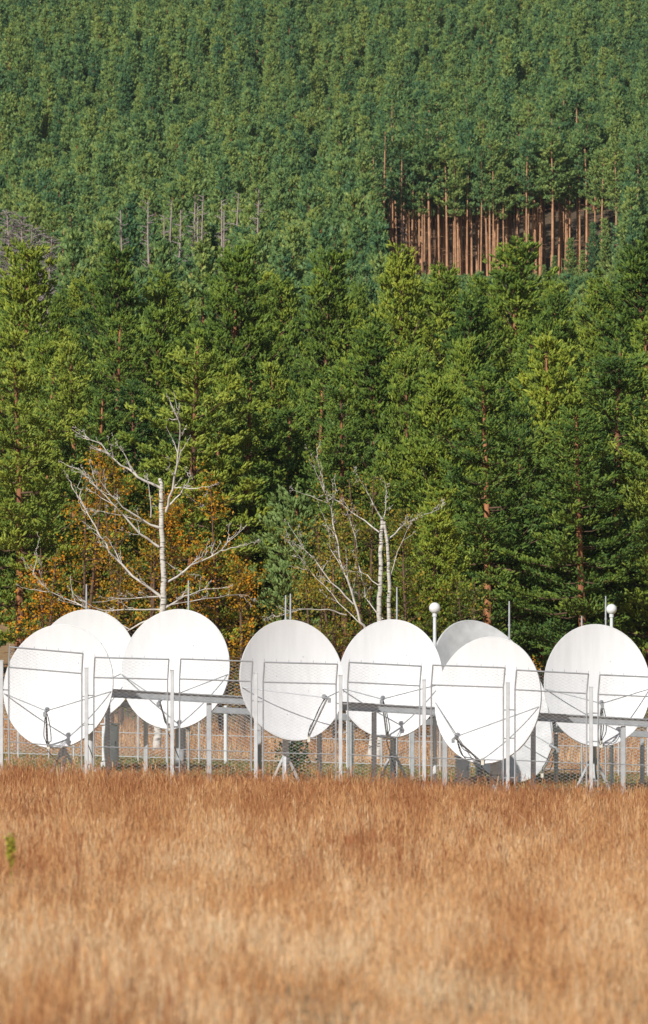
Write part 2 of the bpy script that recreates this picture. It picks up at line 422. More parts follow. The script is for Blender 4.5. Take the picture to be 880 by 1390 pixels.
# ------------------------------------------------------------------ pines
def brush(seed, n, L, nl, w, rc, kc):
    """one shoot: a soft spindle of packed needles with loose needles sticking out of it"""
    r = np.random.RandomState(seed); V = []
    for i in range(n):
        t = r.rand() ** .7; a = r.uniform(0, 2 * math.pi); el = R(r.uniform(22, 70)) * (1 - .45 * t)
        b = np.array([0, 0, t * L]); d = np.array([math.cos(a) * math.sin(el), math.sin(a) * math.sin(el), math.cos(el)])
        q = np.cross(d, r.normal(size=3)); q /= np.linalg.norm(q)
        l = nl * r.uniform(.75, 1.2)
        V += [b - q * w / 2, b + q * w / 2, b + d * l]
    f = np.arange(len(V)).reshape(-1, 3).tolist()
    c0 = len(V); V.append(np.array([0, 0, -.05 * L]))
    for h, rr in ((.30, .85), (.78, 1.0)):
        for j in range(kc):
            a = 2 * math.pi * j / kc + r.uniform(-.25, .25); q = rc * rr * r.uniform(.7, 1.3)
            V.append(np.array([math.cos(a) * q, math.sin(a) * q, (h + r.uniform(-.1, .1)) * L]))
    V.append(np.array([0, 0, 1.22 * L]))
    for j in range(kc):
        k = (j + 1) % kc; x, y = c0 + 1 + j, c0 + 1 + k; x2, y2 = x + kc, y + kc; top = c0 + 1 + 2 * kc
        f += [[c0, y, x], [x, y, y2], [x, y2, x2], [x2, y2, top]]
    return np.array(V), np.array(f)
BR = {'hi': [brush(k, 9, .14, .085, .020, .036, 4) for k in range(3)],
      'lo': [brush(k + 9, 6, .26, .20, .055, .085, 3) for k in range(3)]}

def scatter_brushes(b, O, D, S, T, kind, mat):
    O = np.array(O); D = np.array(D); S = np.array(S); T = np.array(T)
    D /= np.linalg.norm(D, axis=1)[:, None]
    rr = np.random.RandomState(len(O)); q = rr.normal(size=D.shape)
    U = np.cross(D, q); U /= np.linalg.norm(U, axis=1)[:, None]; W = np.cross(D, U)
    which = rr.randint(0, 3, len(O))
    for k in range(3):
        s = which == k
        if not s.any(): continue
        tp, tf = BR[kind][k]
        V = O[s][:, None] + S[s][:, None, None] * (tp[None, :, 0:1] * U[s][:, None] + tp[None, :, 1:2] * W[s][:, None] + tp[None, :, 2:3] * D[s][:, None])
        f = (tf[None] + np.arange(len(V))[:, None, None] * len(tp)).reshape(-1, 3)
        b.add(V.reshape(-1, 3), f, mat, np.repeat(T[s], len(tf)))

def make_pine(seed, H, cb, Rm, kind='hi', style='young', needle='needle', bend=.0, tr=.15):
    """returns (trunk mesh, crown mesh); style young | layered | tall"""
    rn = random.Random(seed)
    tb = MB(); cb_ = MB()
    sway = [rn.uniform(-1, 1) * .02 * H * bend for _ in range(4)]
    def axis(z):
        t = z / H
        return Vector((sway[0] * math.sin(t * 3) + sway[2] * t * t, sway[1] * math.sin(t * 2.5) + sway[3] * t * t, z))
    zz = [H * i / 9 for i in range(10)]
    tb.tube([axis(z) - Vector((0, 0, .15 if z == 0 else 0)) for z in zz], [tr * (1.12 - z / H) ** .8 + .012 for z in zz], 8 if kind == 'hi' else 6)
    O, D, S, T = [], [], [], []
    z = cb; wh = {'young': .50, 'layered': .66, 'tall': .6}[style]
    if kind == 'lo': wh *= 1.25
    lob = [rn.uniform(0, 6.28) for _ in range(3)]
    while z < H - .25:
        t = (z - cb) / (H - cb)
        if style == 'young': prof = (1 - t) ** (.55 if kind == 'hi' else .78) * min(1, .6 + t * 2.2)
        elif style == 'layered': prof = (1 - t ** 1.7) ** .8 * min(1, .62 + t * 1.4) + .02
        else: prof = (1 - t ** 1.5) ** .7 * min(1, .45 + t * 2)
        nl = rn.choice([5, 6, 6, 7]) if kind == 'hi' else rn.choice([4, 5])
        a0 = rn.uniform(0, 6.28)
        for k in range(nl):
            if style != 'young' and rn.random() < ((.22 if style == 'tall' else .13) if t < .6 else .06): continue
            a = a0 + k * 6.28 / nl + rn.uniform(-.35, .35)
            L = Rm * prof * rn.uniform(.55, 1.25) * (1 + .26 * math.sin(2 * a + lob[0] + z * .9)) + .12
            e = R({'young': 12 + 45 * t, 'layered': 2 + 42 * t * t, 'tall': 5 + 40 * t}[style] + rn.uniform(-9, 9))
            zc = z + rn.uniform(-.15, .15)
            st = axis(min(zc, H)); dr = Vector((math.cos(a), math.sin(a), 0))
            curl = {'young': .30, 'layered': .16, 'tall': .2}[style]
            def P(s): return st + dr * (L * s * math.cos(e)) + Vector((0, 0, L * (s * math.sin(e) + curl * s * s - (.10 * math.sin(s * 3.1) if style == 'layered' else 0))))
            r0 = .012 + .016 * L
            cb_.tube([P(0), P(.35), P(.7), P(1)], [r0, r0 * .75, r0 * .45, .005], 3, 1, False)
            lt = rn.uniform(.3, .7)
            ntw = int((2 + L * (4.8 if kind == 'hi' else 2.9)) + rn.random())
            for j in range(ntw):
                s = 1 - (rn.random() ** 1.15) * (.88 if style == 'young' else .80)
                p = P(s); sg = 1 if j % 2 else -1
                ang = a + sg * R(rn.uniform(25, 80)); tl = (.18 + L * .34 * (1.25 - s)) * rn.uniform(.6, 1.3)
                up = rn.uniform(.15, .7) if style == 'young' else rn.uniform(.05, .55)
                td = Vector((math.cos(ang), math.sin(ang), up)).normalized()
                q = p + td * tl
                if kind == 'hi': cb_.tube([p, q], [.007, .004], 3, 1, False)
                nb = (3 + int(tl / .062)) if kind == 'hi' else (2 + int(tl / .16))
                jt = .055 if kind == 'hi' else .11
                for m in range(nb):
                    u = (m + .6) / nb; bp = p + td * (tl * u) + Vector((rn.gauss(0, jt), rn.gauss(0, jt), rn.gauss(.02, jt)))
                    bd = Vector((td.x * .6 + rn.gauss(0, .32), td.y * .6 + rn.gauss(0, .32), .55 + rn.gauss(0, .25) + (.3 if style == 'young' else 0)))
                    O.append(tuple(bp)); D.append(tuple(bd)); S.append(rn.uniform(.8, 1.25) * (1 if kind == 'hi' else .95))
                    T.append(min(1, max(0, lt + rn.gauss(0, .12))))
            for m in range(2):
                O.append(tuple(P(1 - m * .1))); D.append((dr.x * .5, dr.y * .5, .8)); S.append(1.1); T.append(lt)
        z += wh * rn.uniform(.75, 1.25)
    for m in range(6 if kind == 'hi' else 2):
        O.append(tuple(axis(H - .5 + .12 * m * (1 if kind == 'hi' else 3)))); D.append((rn.gauss(0, .2), rn.gauss(0, .2), 1)); S.append(1.1); T.append(.6)
    if style == 'tall' or style == 'layered':      # dead stubs under the crown
        for m in range(10 if style == 'tall' else 6):
            z = rn.uniform(cb * .35, cb + 1.2); a = rn.uniform(0, 6.28); L = rn.uniform(.3, 1.1)
            p = axis(z); tb.tube([p, p + Vector((math.cos(a) * L, math.sin(a) * L, -.1 * L))], [.022, .008], 3, 0, False)
    scatter_brushes(cb_, O, D, S, T, kind, 0)
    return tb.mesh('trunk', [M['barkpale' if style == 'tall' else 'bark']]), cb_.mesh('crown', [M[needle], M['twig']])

LIB = {}
def lib(name, n, **kw):
    LIB[name] = [(kw['H'],) + make_pine(sum(map(ord, name)) * 7 + i, bend=rsu(.5, 1.3), **kw) for i in range(n)]
def rsu(a, b): return float(rs.uniform(a, b))
lib('young', 4, H=12, cb=.9, Rm=2.3, style='young', tr=.10)
lib('layered', 4, H=13, cb=2.2, Rm=2.7, style='layered', tr=.16, needle='needle_deep')
lib('tall', 4, H=15.5, cb=9.2, Rm=1.9, kind='lo', style='tall', needle='needle_far', tr=.125)
lib('far', 4, H=12, cb=1.6, Rm=1.75, kind='lo', style='young', needle='needle_far', tr=.09)
lib('sapling', 2, H=7.5, cb=.3, Rm=1.5, style='young', needle='needle_blue', tr=.09)

def tree_from(name, meshes, loc, rz, sc, label, group, cat='tree'):
    r = empty(name, loc, label, cat, group, rz, sc)
    for nm, me in zip(('trunk', 'crown'), meshes):
        o = bpy.data.objects.new(nm, me); COL.objects.link(o); o.parent = r
    return r
taken = []
def free(x, y, md):
    for (a, b) in taken:
        if abs(a - x) < md and abs(b - y) < md and (a - x) ** 2 + (b - y) ** 2 < md * md: return False
    return True
npine = 0
def pine(kind, px, d, top=None, H=None, var=None, label=None, group=None, wide=1.0):
    global npine
    p = foot(px, d); v = var if var is not None else random.randrange(len(LIB[kind]))
    h0, tm, cm = LIB[kind][v % len(LIB[kind])]
    if top is not None: H = (at(px, top, d).z - p.z)
    s = H / h0; sw = s * wide * random.uniform(.92, 1.1)
    npine += 1; taken.append((p.x, p.y))
    return tree_from('pine_tree', (tm, cm), p, random.uniform(0, 6.28), (sw, sw, s), label, group)

# hand placed pines that can be picked out: kind, px, distance, top row, width, label
SKY = [
 ('young', 45, 214, 345, 1.1, 'pointed bushy pine at far left, its tip against the grey dead trees'),
 ('young', 158, 222, 346, 1.0, 'pine with a bright upright tip, second peak from the left of the near forest'),
 ('young', 222, 226, 385, 1.0, 'small pointed pine between two taller peaks left of the near forest'),
 ('young', 312, 205, 348, 1.25, 'broad bushy pine with a large dark shaded side, above the bare white birch'),
 ('young', 385, 228, 392, 1.0, 'narrow pine behind the right shoulder of the broad dark pine'),
 ('young', 440, 222, 352, 1.1, 'pine peaking at the middle left of the near forest skyline'),
 ('young', 540, 216, 352, 1.15, 'pine peaking just left of the bare orange trunks'),
 ('young', 612, 224, 375, 1.1, 'pointed pine standing in front of the left bare orange trunks'),
 ('young', 692, 214, 344, 1.2, 'tallest pointed pine in front of the bare orange trunks'),
 ('young', 760, 226, 408, 1.0, 'pale green low pine right of the tallest pointed pine'),
 ('young', 870, 208, 338, 1.3, 'large bright pine at the right edge of the skyline'),
 ('young', 820, 224, 392, 1.0, 'small pine left of the large one at the right edge'),
 # front rows
 ('layered', 25, 158, 486, 1.1, 'layered pine with orange trunk at the left edge of the forest front'),
 ('layered', 92, 166, 470, 1.0, 'layered pine second from left, its bare trunk above the orange leaves'),
 ('layered', 150, 176, 440, 1.0, 'tall dark pine behind the orange leaved birches'),
 ('layered', 262, 160, 470, 1.15, 'broad pine with shelf like limbs right above the bare white birch'),
 ('layered', 340, 163, 505, 1.15, 'pine with heavy drooping shelves right of the bare white birch'),
 ('layered', 428, 172, 520, 1.0, 'dark pine with orange stem between the two birches'),
 ('young', 505, 178, 452, 1.1, 'bushy pine rising above the twin stemmed birch'),
 ('young', 585, 163, 520, 1.05, 'olive green pine right of the twin stemmed birch'),
 ('layered', 660, 158, 512, 1.15, 'broad pine behind the left white globe lamp'),
 ('young', 735, 168, 470, 1.15, 'bushy pine between the two globe lamps'),
 ('layered', 795, 156, 560, 1.1, 'low spreading pine behind the rightmost dish'),
 ('layered', 845, 160, 478, 1.25, 'massive layered pine with orange trunk at the right edge'),
 ('young', 640, 186, 420, 1.1, 'tall bushy pine in the middle of the right hand slope'),
 ('young', 205, 186, 430, 1.1, 'tall bushy pine in the middle of the left hand slope'),
]
for i, (k, px, d, top, wd, lb) in enumerate(SKY):
    pine(k, px, d, top=top, var=i, label=lb, wide=wd)
pine('sapling', 400, 143, top=668, var=0, label='small blue green pine between the two birches')
pine('young', 592, 143, top=672, var=1, label='small green pine behind the left globe lamp', wide=1.1)
# the rest of the near forest
edge = [(-80, 165), (-30, 160), (905, 158), (950, 164), (60, 160), (190, 168), (300, 170), (385, 166), (470, 160), (545, 167), (620, 170), (700, 164), (770, 172), (880, 170), (130, 160), (715,156)]
for px, d in edge:
    p = foot(px, d)
    if free(p.x, p.y, 2.2):
        pine('layered' if px < 480 or px > 780 else 'young', px, d, H=random.uniform(9.5, 12.5), label='olive green pine in the front rows of the forest edge', group='pines along the forest edge')
tries = 0
while tries < 9000 and npine < 195:
    tries += 1
    d = 165 + 112 * random.random() ** .9; hw = .0733 * d + 5.5
    x = random.uniform(-hw, hw); px = x / d * F + 440
    if px < 62 and d < 195: continue
    if not free(x, d, (4.3 if px < 470 else 3.8) if d < 195 else 4.6): continue
    if any(a < px < b for a, b in ((178, 212), (278, 300), (392, 420), (128, 142))) and d < 222: continue
    H = random.uniform(10, 13.2)
    kd = 'layered' if random.random() < (.5 if px < 480 or px > 800 else .15) and d < 215 else 'young'
    # keep under the skyline seen in the photo
    p = foot(px, d); lim = 356 if px < 520 else 392
    hmax = at(px, lim, d).z - p.z
    H = min(H, max(hmax, 5) + random.uniform(-2.0, .4))
    pine(kd, px, d, H=H, label='bushy green pine among the crowded pines on the near slope', group='pines on the near slope')
print('near pines', npine, [len(c[2].polygons) for k in LIB for c in LIB[k]])

# tall stand with bare trunks
ntall = 0
for t_ in range(4000):
    if ntall >= 128: break
    d = 446 + (8 if ntall < 70 else 32) * random.random(); px = random.uniform(528, 812) if ntall < 34 or ntall > 70 else random.uniform(550, 735)
    x = (px - 440) / F * d
    if not free(x, d, .7): continue
    ntall += 1
    pine('tall', px, d, H=random.uniform(13.0, 17.2), wide=random.uniform(.7, 1.05), label='tall pine with bare orange trunk in the lit stand on the hillside', group='tall bare trunked pines on the hillside')
for px, d, H in ((752, 441, 4.5), (775, 443, 6), (790, 440, 5), (806, 441, 7.5), (822, 439, 8), (738, 443, 3.5), (83, 352, 13.5), (109, 355, 13), (97, 366, 14), (492, 430, 14), (505, 440, 15), (835, 440, 15), (862, 432, 15.5), (818, 446, 14.5), (70, 360, 14), (520, 446, 16)):
    ntall += 1
    pine('tall' if H > 9 else 'far', px, d, H=H, label='tall pine with a short bare trunk beside a gap in the hillside forest' if H > 9 else 'low pine at the right foot of the bare orange trunks', group='tall pines beside the gaps' if H > 9 else 'low pines below the bare trunks')
print('tall', ntall)

# ---- hillside forest (one mass), instanced crowns and trunks of the hill pines
far_first = []
for i in range(4):
    p_ = [(250, 300), (420, 330), (350, 296), (15, 300)][i]
    o = pine('far', p_[0], p_[1], H=11.5, var=i, label='slender pine on the hillside just above the near forest', group='slender pines on the hillside')
    far_first.append(o)
pts = []
cell = {}
def ok(x, y, md):
    cx, cy = int(x // 4), int(y // 4)
    for i in range(cx - 1, cx + 2):
        for j in range(cy - 1, cy + 2):
            for (a, b) in cell.get((i, j), ()):
                if (a - x) ** 2 + (b - y) ** 2 < md * md: return False
    cell.setdefault((cx, cy), []).append((x, y)); return True
for (a, b) in taken: cell.setdefault((int(a // 4), int(b // 4)), []).append((a, b))
for t_ in range(75000):
    d = 278 + 440 * random.random() ** .85
    hw = .0733 * d + 9; x = random.uniform(-hw, hw); px = x / d * F + 440
    if 515 < px < 835 and d < 486:
        hm = at(px, 391 + random.uniform(-20, 12), d).z - gz(x, d)
        if d > 443 or hm < 1.5: continue
        if not ok(x, d, 2.1): continue
        pts.append((x, d, gz(x, d) - .1, random.uniform(0, 6.28), min(hm, 11) / 12, random.choice([0, 1, 2, 3]))); continue
    if d > 480 and math.sin(x * .21 + d * .03 + 1.3) * math.sin(d * .16 + x * .05) > .52 and random.random() < .9: continue
    if 74 < px < 112 and 300 < d < 352: continue
    if -8 < px < 80 and 285 < d < 352: continue
    if 160 < px < 330 and 318 < d < 345: continue
    if 800 < px < 1000 and d < 405: continue
    if 430 < d < 500 and 500 < px < 850 and d < 489: continue
    if not ok(x, d, 2.15): continue
    h = random.gauss(11.0, 1.5)
    if 500 < d: h += 1.4 * math.sin(x * .13 + d * .05) * math.sin(d * .09)
    pts.append((x, d, gz(x, d) - .1, random.uniform(0, 6.28), h / 12, random.choice([0, 1, 2, 3])))
print('far pines', len(pts))
def forest_stuff():
    A = np.array(pts)
    me = bpy.data.meshes.new('hillside_forest'); me.vertices.add(len(A)); me.vertices.foreach_set('co', A[:, :3].astype(np.float32).ravel())
    for nm, col, ty in (('rot', 3, 'FLOAT'), ('size', 4, 'FLOAT'), ('variant', 5, 'INT')):
        a = me.attributes.new(nm, ty, 'POINT'); a.data.foreach_set('value', A[:, col].astype(np.int32 if ty == 'INT' else np.float32))
    o = bpy.data.objects.new('hillside_forest', me); COL.objects.link(o)
    tag(o, 'dense mass of green pines covering the whole hillside behind', 'forest', kind='stuff')
    g = bpy.data.node_groups.new('forest', 'GeometryNodeTree')
    g.interface.new_socket('Geometry', in_out='INPUT', socket_type='NodeSocketGeometry')
    g.interface.new_socket('Geometry', in_out='OUTPUT', socket_type='NodeSocketGeometry')
    gi = g.nodes.new('NodeGroupInput'); go = g.nodes.new('NodeGroupOutput'); J = g.nodes.new('GeometryNodeJoinGeometry')
    def na(name, ty):
        n = g.nodes.new('GeometryNodeInputNamedAttribute'); n.data_type = ty; n.inputs['Name'].default_value = name; return n
    rot = na('rot', 'FLOAT'); size = na('size', 'FLOAT'); var = na('variant', 'INT')
    cr = g.nodes.new('ShaderNodeCombineXYZ'); g.links.new(rot.outputs[0], cr.inputs['Z'])
    for v in range(4):
        cmp_ = g.nodes.new('FunctionNodeCompare'); cmp_.data_type = 'INT'; cmp_.operation = 'EQUAL'
        ins = [s for s in cmp_.inputs if s.enabled and s.type == 'INT']
        g.links.new(var.outputs[0], ins[0]); ins[1].default_value = v
        for ch in far_first[v].children:
            oi = g.nodes.new('GeometryNodeObjectInfo'); oi.transform_space = 'ORIGINAL'; oi.inputs['Object'].default_value = ch
            oi.inputs['As Instance'].default_value = True
            ip = g.nodes.new('GeometryNodeInstanceOnPoints')
            g.links.new(gi.outputs[0], ip.inputs['Points']); g.links.new(cmp_.outputs[0], ip.inputs['Selection'])
            g.links.new(oi.outputs['Geometry'], ip.inputs['Instance'])
            g.links.new(cr.outputs[0], ip.inputs['Rotation']); g.links.new(size.outputs[0], ip.inputs['Scale'])
            g.links.new(ip.outputs[0], J.inputs[0])
    g.links.new(J.outputs[0], go.inputs[0])
    md = o.modifiers.new('forest', 'NODES'); md.node_group = g
forest_stuff()

# ------------------------------------------------------------------ dead grey trees on the hill
def make_dead(seed, H, spread=1.0, dense=60, sag=.25):
    rn = random.Random(seed); tb = MB(); cb = MB()
    zz = [H * i / 6 for i in range(7)]
    ax = lambda z: Vector((.015 * H * math.sin(z * .5 + seed), .01 * H * math.cos(z * .4), z))
    tb.tube([ax(z) for z in zz], [.10 * (1.08 - z / H) + .015 for z in zz], 6)
    for i in range(dense):
        z = H * (.25 + .75 * rn.random()); L = spread * (1.15 - z / H) * rn.uniform(.7, 1.8) + .2; a = rn.uniform(0, 6.28)
        p = ax(z); dr = Vector((math.cos(a), math.sin(a), rn.uniform(.1, .7))) 
        q = p + dr * L * .55; e = p + dr * L + Vector((0, 0, -sag * L * .3))
        cb.tube([p, q, e], [.03, .02, .012], 3, 0, False)
        for j in range(5):
            s = rn.random(); b0 = p + (e - p) * s
            cb.tube([b0, b0 + Vector((rn.gauss(0, .3), rn.gauss(0, .3), rn.uniform(0, .5))) * L * .5], [.014, .008], 3, 0, False)
    return tb.mesh('trunk', [M['greybark']]), cb.mesh('twigs', [M['deadtwig']])
DEAD = [make_dead(s, 10, sp, dn) for s, sp, dn in ((1, 1.15, 150), (2, 1.4, 170), (3, .5, 50), (4, .4, 40))]
def dead(px, top, d, v, label, group=None):
    p = foot(px, d); H = at(px, top, d).z - p.z; s = H / 10
    r = empty('dead_tree', p, label, 'tree', group, random.uniform(0, 6.28), (max(s, .8), max(s, .8), s))
    for nm, me in zip(('trunk', 'twigs'), DEAD[v]):
        o = bpy.data.objects.new(nm, me); COL.objects.link(o); o.parent = r
for px, top, v in ((8, 288, 0), (20, 300, 1), (30, 294, 0), (42, 306, 1), (54, 318, 0), (68, 322, 1)):
    dead(px, top, 322 + random.uniform(-3, 3), v, 'grey leafless tree in the dead clump at the left edge', 'grey dead trees at the left edge')
for px, top in ((168, 285), (205, 272), (222, 292), (236, 272), (241, 285), (262, 268), (270, 280), (277, 265), (302, 272), (308, 285), (326, 262), (350, 258)):
    dead(px, top, 322 + random.uniform(-4, 4), random.choice([2, 3]), 'slender dead grey pink trunk standing among the hillside pines', 'slender dead trunks on the hillside')
for px, top, d in ((548, 238, 446), (492, 300, 400), (513, 300, 400)):
    dead(px, top, d, 3, 'thin pale dead trunk left of the bare orange trunks', 'thin dead trunks left of the stand')

# ------------------------------------------------------------------ leafy autumn trees
def leaf_cloud(b, centers, n_each, sp, size, rn, tint0):
    n = len(centers) * n_each
    C = np.repeat(np.array(centers), n_each, 0) + rn.normal(size=(n, 3)) * sp
    u = rn.normal(size=(n, 3)); u /= np.linalg.norm(u, axis=1)[:, None]
    v = np.cross(u, rn.normal(size=(n, 3))); v /= np.linalg.norm(v, axis=1)[:, None]
    s = size * rn.uniform(.6, 1.3, (n, 1))
    V = np.stack([C - u * s, C + v * s * .7, C + u * s, C - v * s * .7], 1).reshape(-1, 3)
    t = np.clip(np.repeat(rn.normal(tint0, .2, len(centers)), n_each) + rn.normal(0, .12, n), 0, 1)
    b.add(V, np.arange(n * 4).reshape(-1, 4), 0, t)
def autumn(px, d, top, width, mat, tint, label, seed, bark='twig', nleaf=26, group=None, name='autumn_tree', nb=70):
    rn = random.Random(seed); nr = np.random.RandomState(seed)
    p = foot(px, d); H = at(px, top, d).z - p.z
    r = empty(name, p, label, 'tree', group)
    tb = MB(); cb = MB(); cs = []
    stems = rn.choice([1, 2])
    for k in range(stems):
        lx, ly = rn.uniform(-.1, .1) * H, rn.uniform(-.06, .06) * H
        ax = lambda z: Vector((lx * (z / H) ** 1.3, ly * z / H, z))
        tb.tube([ax(H * i / 6) - Vector((0, 0, .1 if i == 0 else 0)) for i in range(7)], [.075 * (1.1 - i / 6) + .008 for i in range(7)], 6)
        for i in range(nb // stems):
            z = H * (.12 + .86 * rn.random()); t = z / H
            L = width * (.35 + .65 * math.sin(min(1, t * 1.15) * math.pi) ** .7) * rn.uniform(.4, 1.1); a = rn.uniform(0, 6.28)
            q0 = ax(z); e = q0 + Vector((math.cos(a) * L, math.sin(a) * L, L * rn.uniform(.2, .9)))
            mid = (q0 + e) / 2 + Vector((0, 0, -.08 * L))
            cb.tube([q0, mid, e], [.018, .011, .004], 3, 1, False)
            for s in (.45, .62, .8, 1):
                c = q0.lerp(e, s); cs.append((c.x + rn.gauss(0, .07), c.y + rn.gauss(0, .07), c.z + rn.gauss(0, .07)))
    leaf_cloud(cb, cs, nleaf, .13, .045, nr, tint - .07)
    tb.build('trunk', [M[bark]], r); cb.build('crown', [M[mat], M['birchlimb' if bark == 'birch' else 'twig']], r)
AUT = [(112, 140, 640, 1.5, 'autumn', .55, 'orange and yellow leaved birch left of the bare white birch'),
       (165, 143, 612, 1.6, 'autumn', .45, 'tall thin yellowing birch behind the left limbs of the bare birch'),
       (255, 138, 668, 1.4, 'autumn', .7, 'small bright orange leaved tree right of the bare white birch'),
       (300, 141, 640, 1.5, 'autumn', .6, 'orange brown tree between the bare birch and the blue green pine'),
       (205, 137, 700, 1.5, 'autumn', .4, 'low olive and gold birch behind the bare white trunk'),
       (60, 135, 745, 1.1, 'autumn', .75, 'low orange bush like tree at far left above the overlapping dishes'),
       (330, 136, 765, 1.1, 'autumn', .6, 'low rusty tree just above the left edge of the dish turned right'),
       (455, 136, 700, 1.4, 'olive', .6, 'yellowing birch left of the twin white stems'),
       (500, 139, 650, 1.6, 'olive', .55, 'tall yellow green birch behind the twin white stems'),
       (555, 138, 690, 1.3, 'olive', .35, 'brownish green thin tree right of the twin white stems'),
       (425, 134, 780, 1.1, 'olive', .45, 'low leafy tree above the dish with the dark feed arm'),
       (150, 133, 770, 1.2, 'autumn', .5, 'low golden tree just above where the second and third dishes overlap'),
       (640, 138, 790, 1.2, 'olive', .25, 'low brown green tree behind the grey dish')]
for i, a in enumerate(AUT):
    autumn(a[0], a[1], a[2], a[3], a[4], a[5], a[6], 40 + i, nb=92 if a[2] < 720 else 62, nleaf=8)

# understorey bushes that close the forest edge
def bush(px, d, w_, h_, tint, label, seed, group=None, mat='shrub'):
    nr = np.random.RandomState(seed); p = foot(px, d); b = MB(); st = MB()
    cs = []
    for i in range(46):
        a = nr.uniform(0, 6.28); r_ = nr.rand() ** .6; z = h_ * nr.rand() ** .8
        k = w_ * r_ * math.sqrt(max(.05, 1 - (z / h_) ** 2 * .8))
        q = (math.cos(a) * k, math.sin(a) * k, z + .1); cs.append(q)
        b.tube([(0, 0, 0), (q[0] * .4, q[1] * .4, q[2] * .6), q], [.016, .01, .004], 3, 1, False)
    leaf_cloud(b, cs, 24, .15, .04, nr, tint)
    o = b.build('bush', [M[mat], M['twig']]); o.location = p; tag(o, label, 'bush', group)
for i in range(26):
    px = -60 + i * 40 + random.uniform(-12, 12)
    if px < 62: continue
    bush(px, random.uniform(146, 154), random.uniform(.8, 1.4), random.uniform(1, 2.4), random.uniform(.2, .7),
         'leafy bush at the foot of the forest edge behind the dishes', 200 + i, 'bushes at the forest edge', random.choice(['shrub', 'olive', 'autumn', 'shrub']))
bush(399, 106.5, .38, .95, .4, 'small green bush growing at the tripod foot of the dish turned right', 91)

# ------------------------------------------------------------------ traced birches
def birch(name, d, trunks, limbs, label, seed, leafmat=None):
    rn = random.Random(seed)
    b0 = trunks[0][0][0]; p = foot(b0[0], d)
    r = empty(name, p, label, 'tree')
    def W(q, dz=0): v = at(q[0], q[1], d + dz); return v - p
    for pts_, r0, r1 in trunks:
        tb = MB(); n = len(pts_)
        P_ = [W(q, .15 * math.sin(i)) for i, q in enumerate(pts_)]
        # densify with slight wobble
        Q = []; 
        for i in range(n - 1):
            for k in range(4):
                s = k / 4; v = P_[i].lerp(P_[i + 1], s); v += Vector((rn.gauss(0, .012), rn.gauss(0, .012), 0)); Q.append(v)
        Q.append(P_[-1])
        if Q[0].z < .4: Q[0].z = -.15
        tb.tube(Q, [r0 + (r1 - r0) * i / (len(Q) - 1) for i in range(len(Q))], 9)
        tb.build('trunk', [M['birch']], r)
    cb = MB(); tips = []
    def limb(P_, r0, lev):
        Q = []
        for i in range(len(P_) - 1):
            for k in range(3):
                v = P_[i].lerp(P_[i + 1], k / 3)
                if i or k: v = v + Vector((rn.gauss(0, .02), rn.gauss(0, .04), rn.gauss(0, .02)))
                Q.append(v)
        Q.append(P_[-1]); m = len(Q)
        cb.tube(Q, [max(.005, r0 * (.9 - .75 * i / (m - 1))) for i in range(m)], 6 if r0 > .02 else 4, 0, False)
        L = sum((Q[i + 1] - Q[i]).length for i in range(m - 1))
        if lev < 3:
            for k in range(int(L * 2.6) + 2 if lev == 0 else int(L * 3.0 + rn.random())):
                i = rn.randrange(max(1, m // 4), m); a = (Q[i] - Q[i - 1]).normalized()
                l = L * rn.uniform(.10, .26) * (1 if lev == 0 else .7) 
                dv = (a + Vector((rn.gauss(0, .4), rn.gauss(0, .5), rn.gauss(.15, .4)))).normalized()
                dv2 = (dv + Vector((rn.gauss(0, .15), rn.gauss(0, .15), rn.gauss(.05, .15)))).normalized()
                limb([Q[i], Q[i] + dv * l * .5, Q[i] + dv * l * .5 + dv2 * l * .5], r0 * (.38 if lev == 0 else .55), lev + 1)
                tips.append(tuple(Q[i] + dv * l))
    for pts_, r0 in limbs:
        sd = rn.choice([-1, 1]) * rn.uniform(.1, .5); m = len(pts_)
        limb([W(q, sd * i) for i, q in enumerate(pts_)], r0 * 1.04, 0)
    cb.build('limbs', [M['birchlimb']], r)
    if leafmat:
        lb = MB(); nr = np.random.RandomState(seed)
        sel = [t for t in tips if rn.random() < .55]
        leaf_cloud(lb, sel, 7, .14, .035, nr, .6); lb.build('leaves', [M[leafmat]], r)
def z4(*q): return [(a / 2, b / 2 + 540) for a, b in q]
def z5(*q): return [(a / 2 + 440, b / 2 + 540) for a, b in q]
birch('birch_tree', 124,
  [([(212, 1040), (214, 985), (217, 900), (221, 828), (222, 770), (219, 700), (219, 657), (217, 650)], .125, .045)],
  [(z4((437, 245), (375, 215), (330, 185), (270, 125), (195, 85)), .045), (z4((375, 215), (345, 165), (315, 115)), .025),
   (z4((450, 310), (470, 250), (485, 150), (488, 70), (472, 30)), .042), (z4((450, 300), (490, 260), (515, 215)), .03),
   (z4((470, 245), (540, 245), (575, 240)), .02), (z4((495, 255), (545, 290)), .016),
   (z4((437, 355), (350, 310), (300, 265), (265, 210)), .035), (z4((432, 405), (380, 370), (330, 315), (290, 270), (215, 195)), .042),
   (z4((432, 350), (330, 320), (240, 300)), .018),
   (z4((440, 545), (395, 510), (300, 420), (260, 350), (200, 250)), .048), (z4((455, 500), (520, 455), (600, 415), (670, 345)), .038),
   (z4((600, 415), (640, 405), (685, 392)), .018),
   (z4((450, 570), (500, 540), (560, 515), (625, 515)), .034), (z4((440, 575), (370, 575), (280, 580), (210, 545)), .03),
   (z4((430, 540), (350, 545), (250, 555)), .026), (z4((445, 585), (350, 625), (240, 575), (140, 525), (90, 480)), .036),
   (z4((410, 325), (405, 250), (400, 210)), .022), (z4((450, 565), (560, 545), (650, 535)), .018), (z4((438, 430), (480, 470), (540, 480)), .014)],
  'bare white birch with broken top and long spreading limbs amid orange leaves', 5)
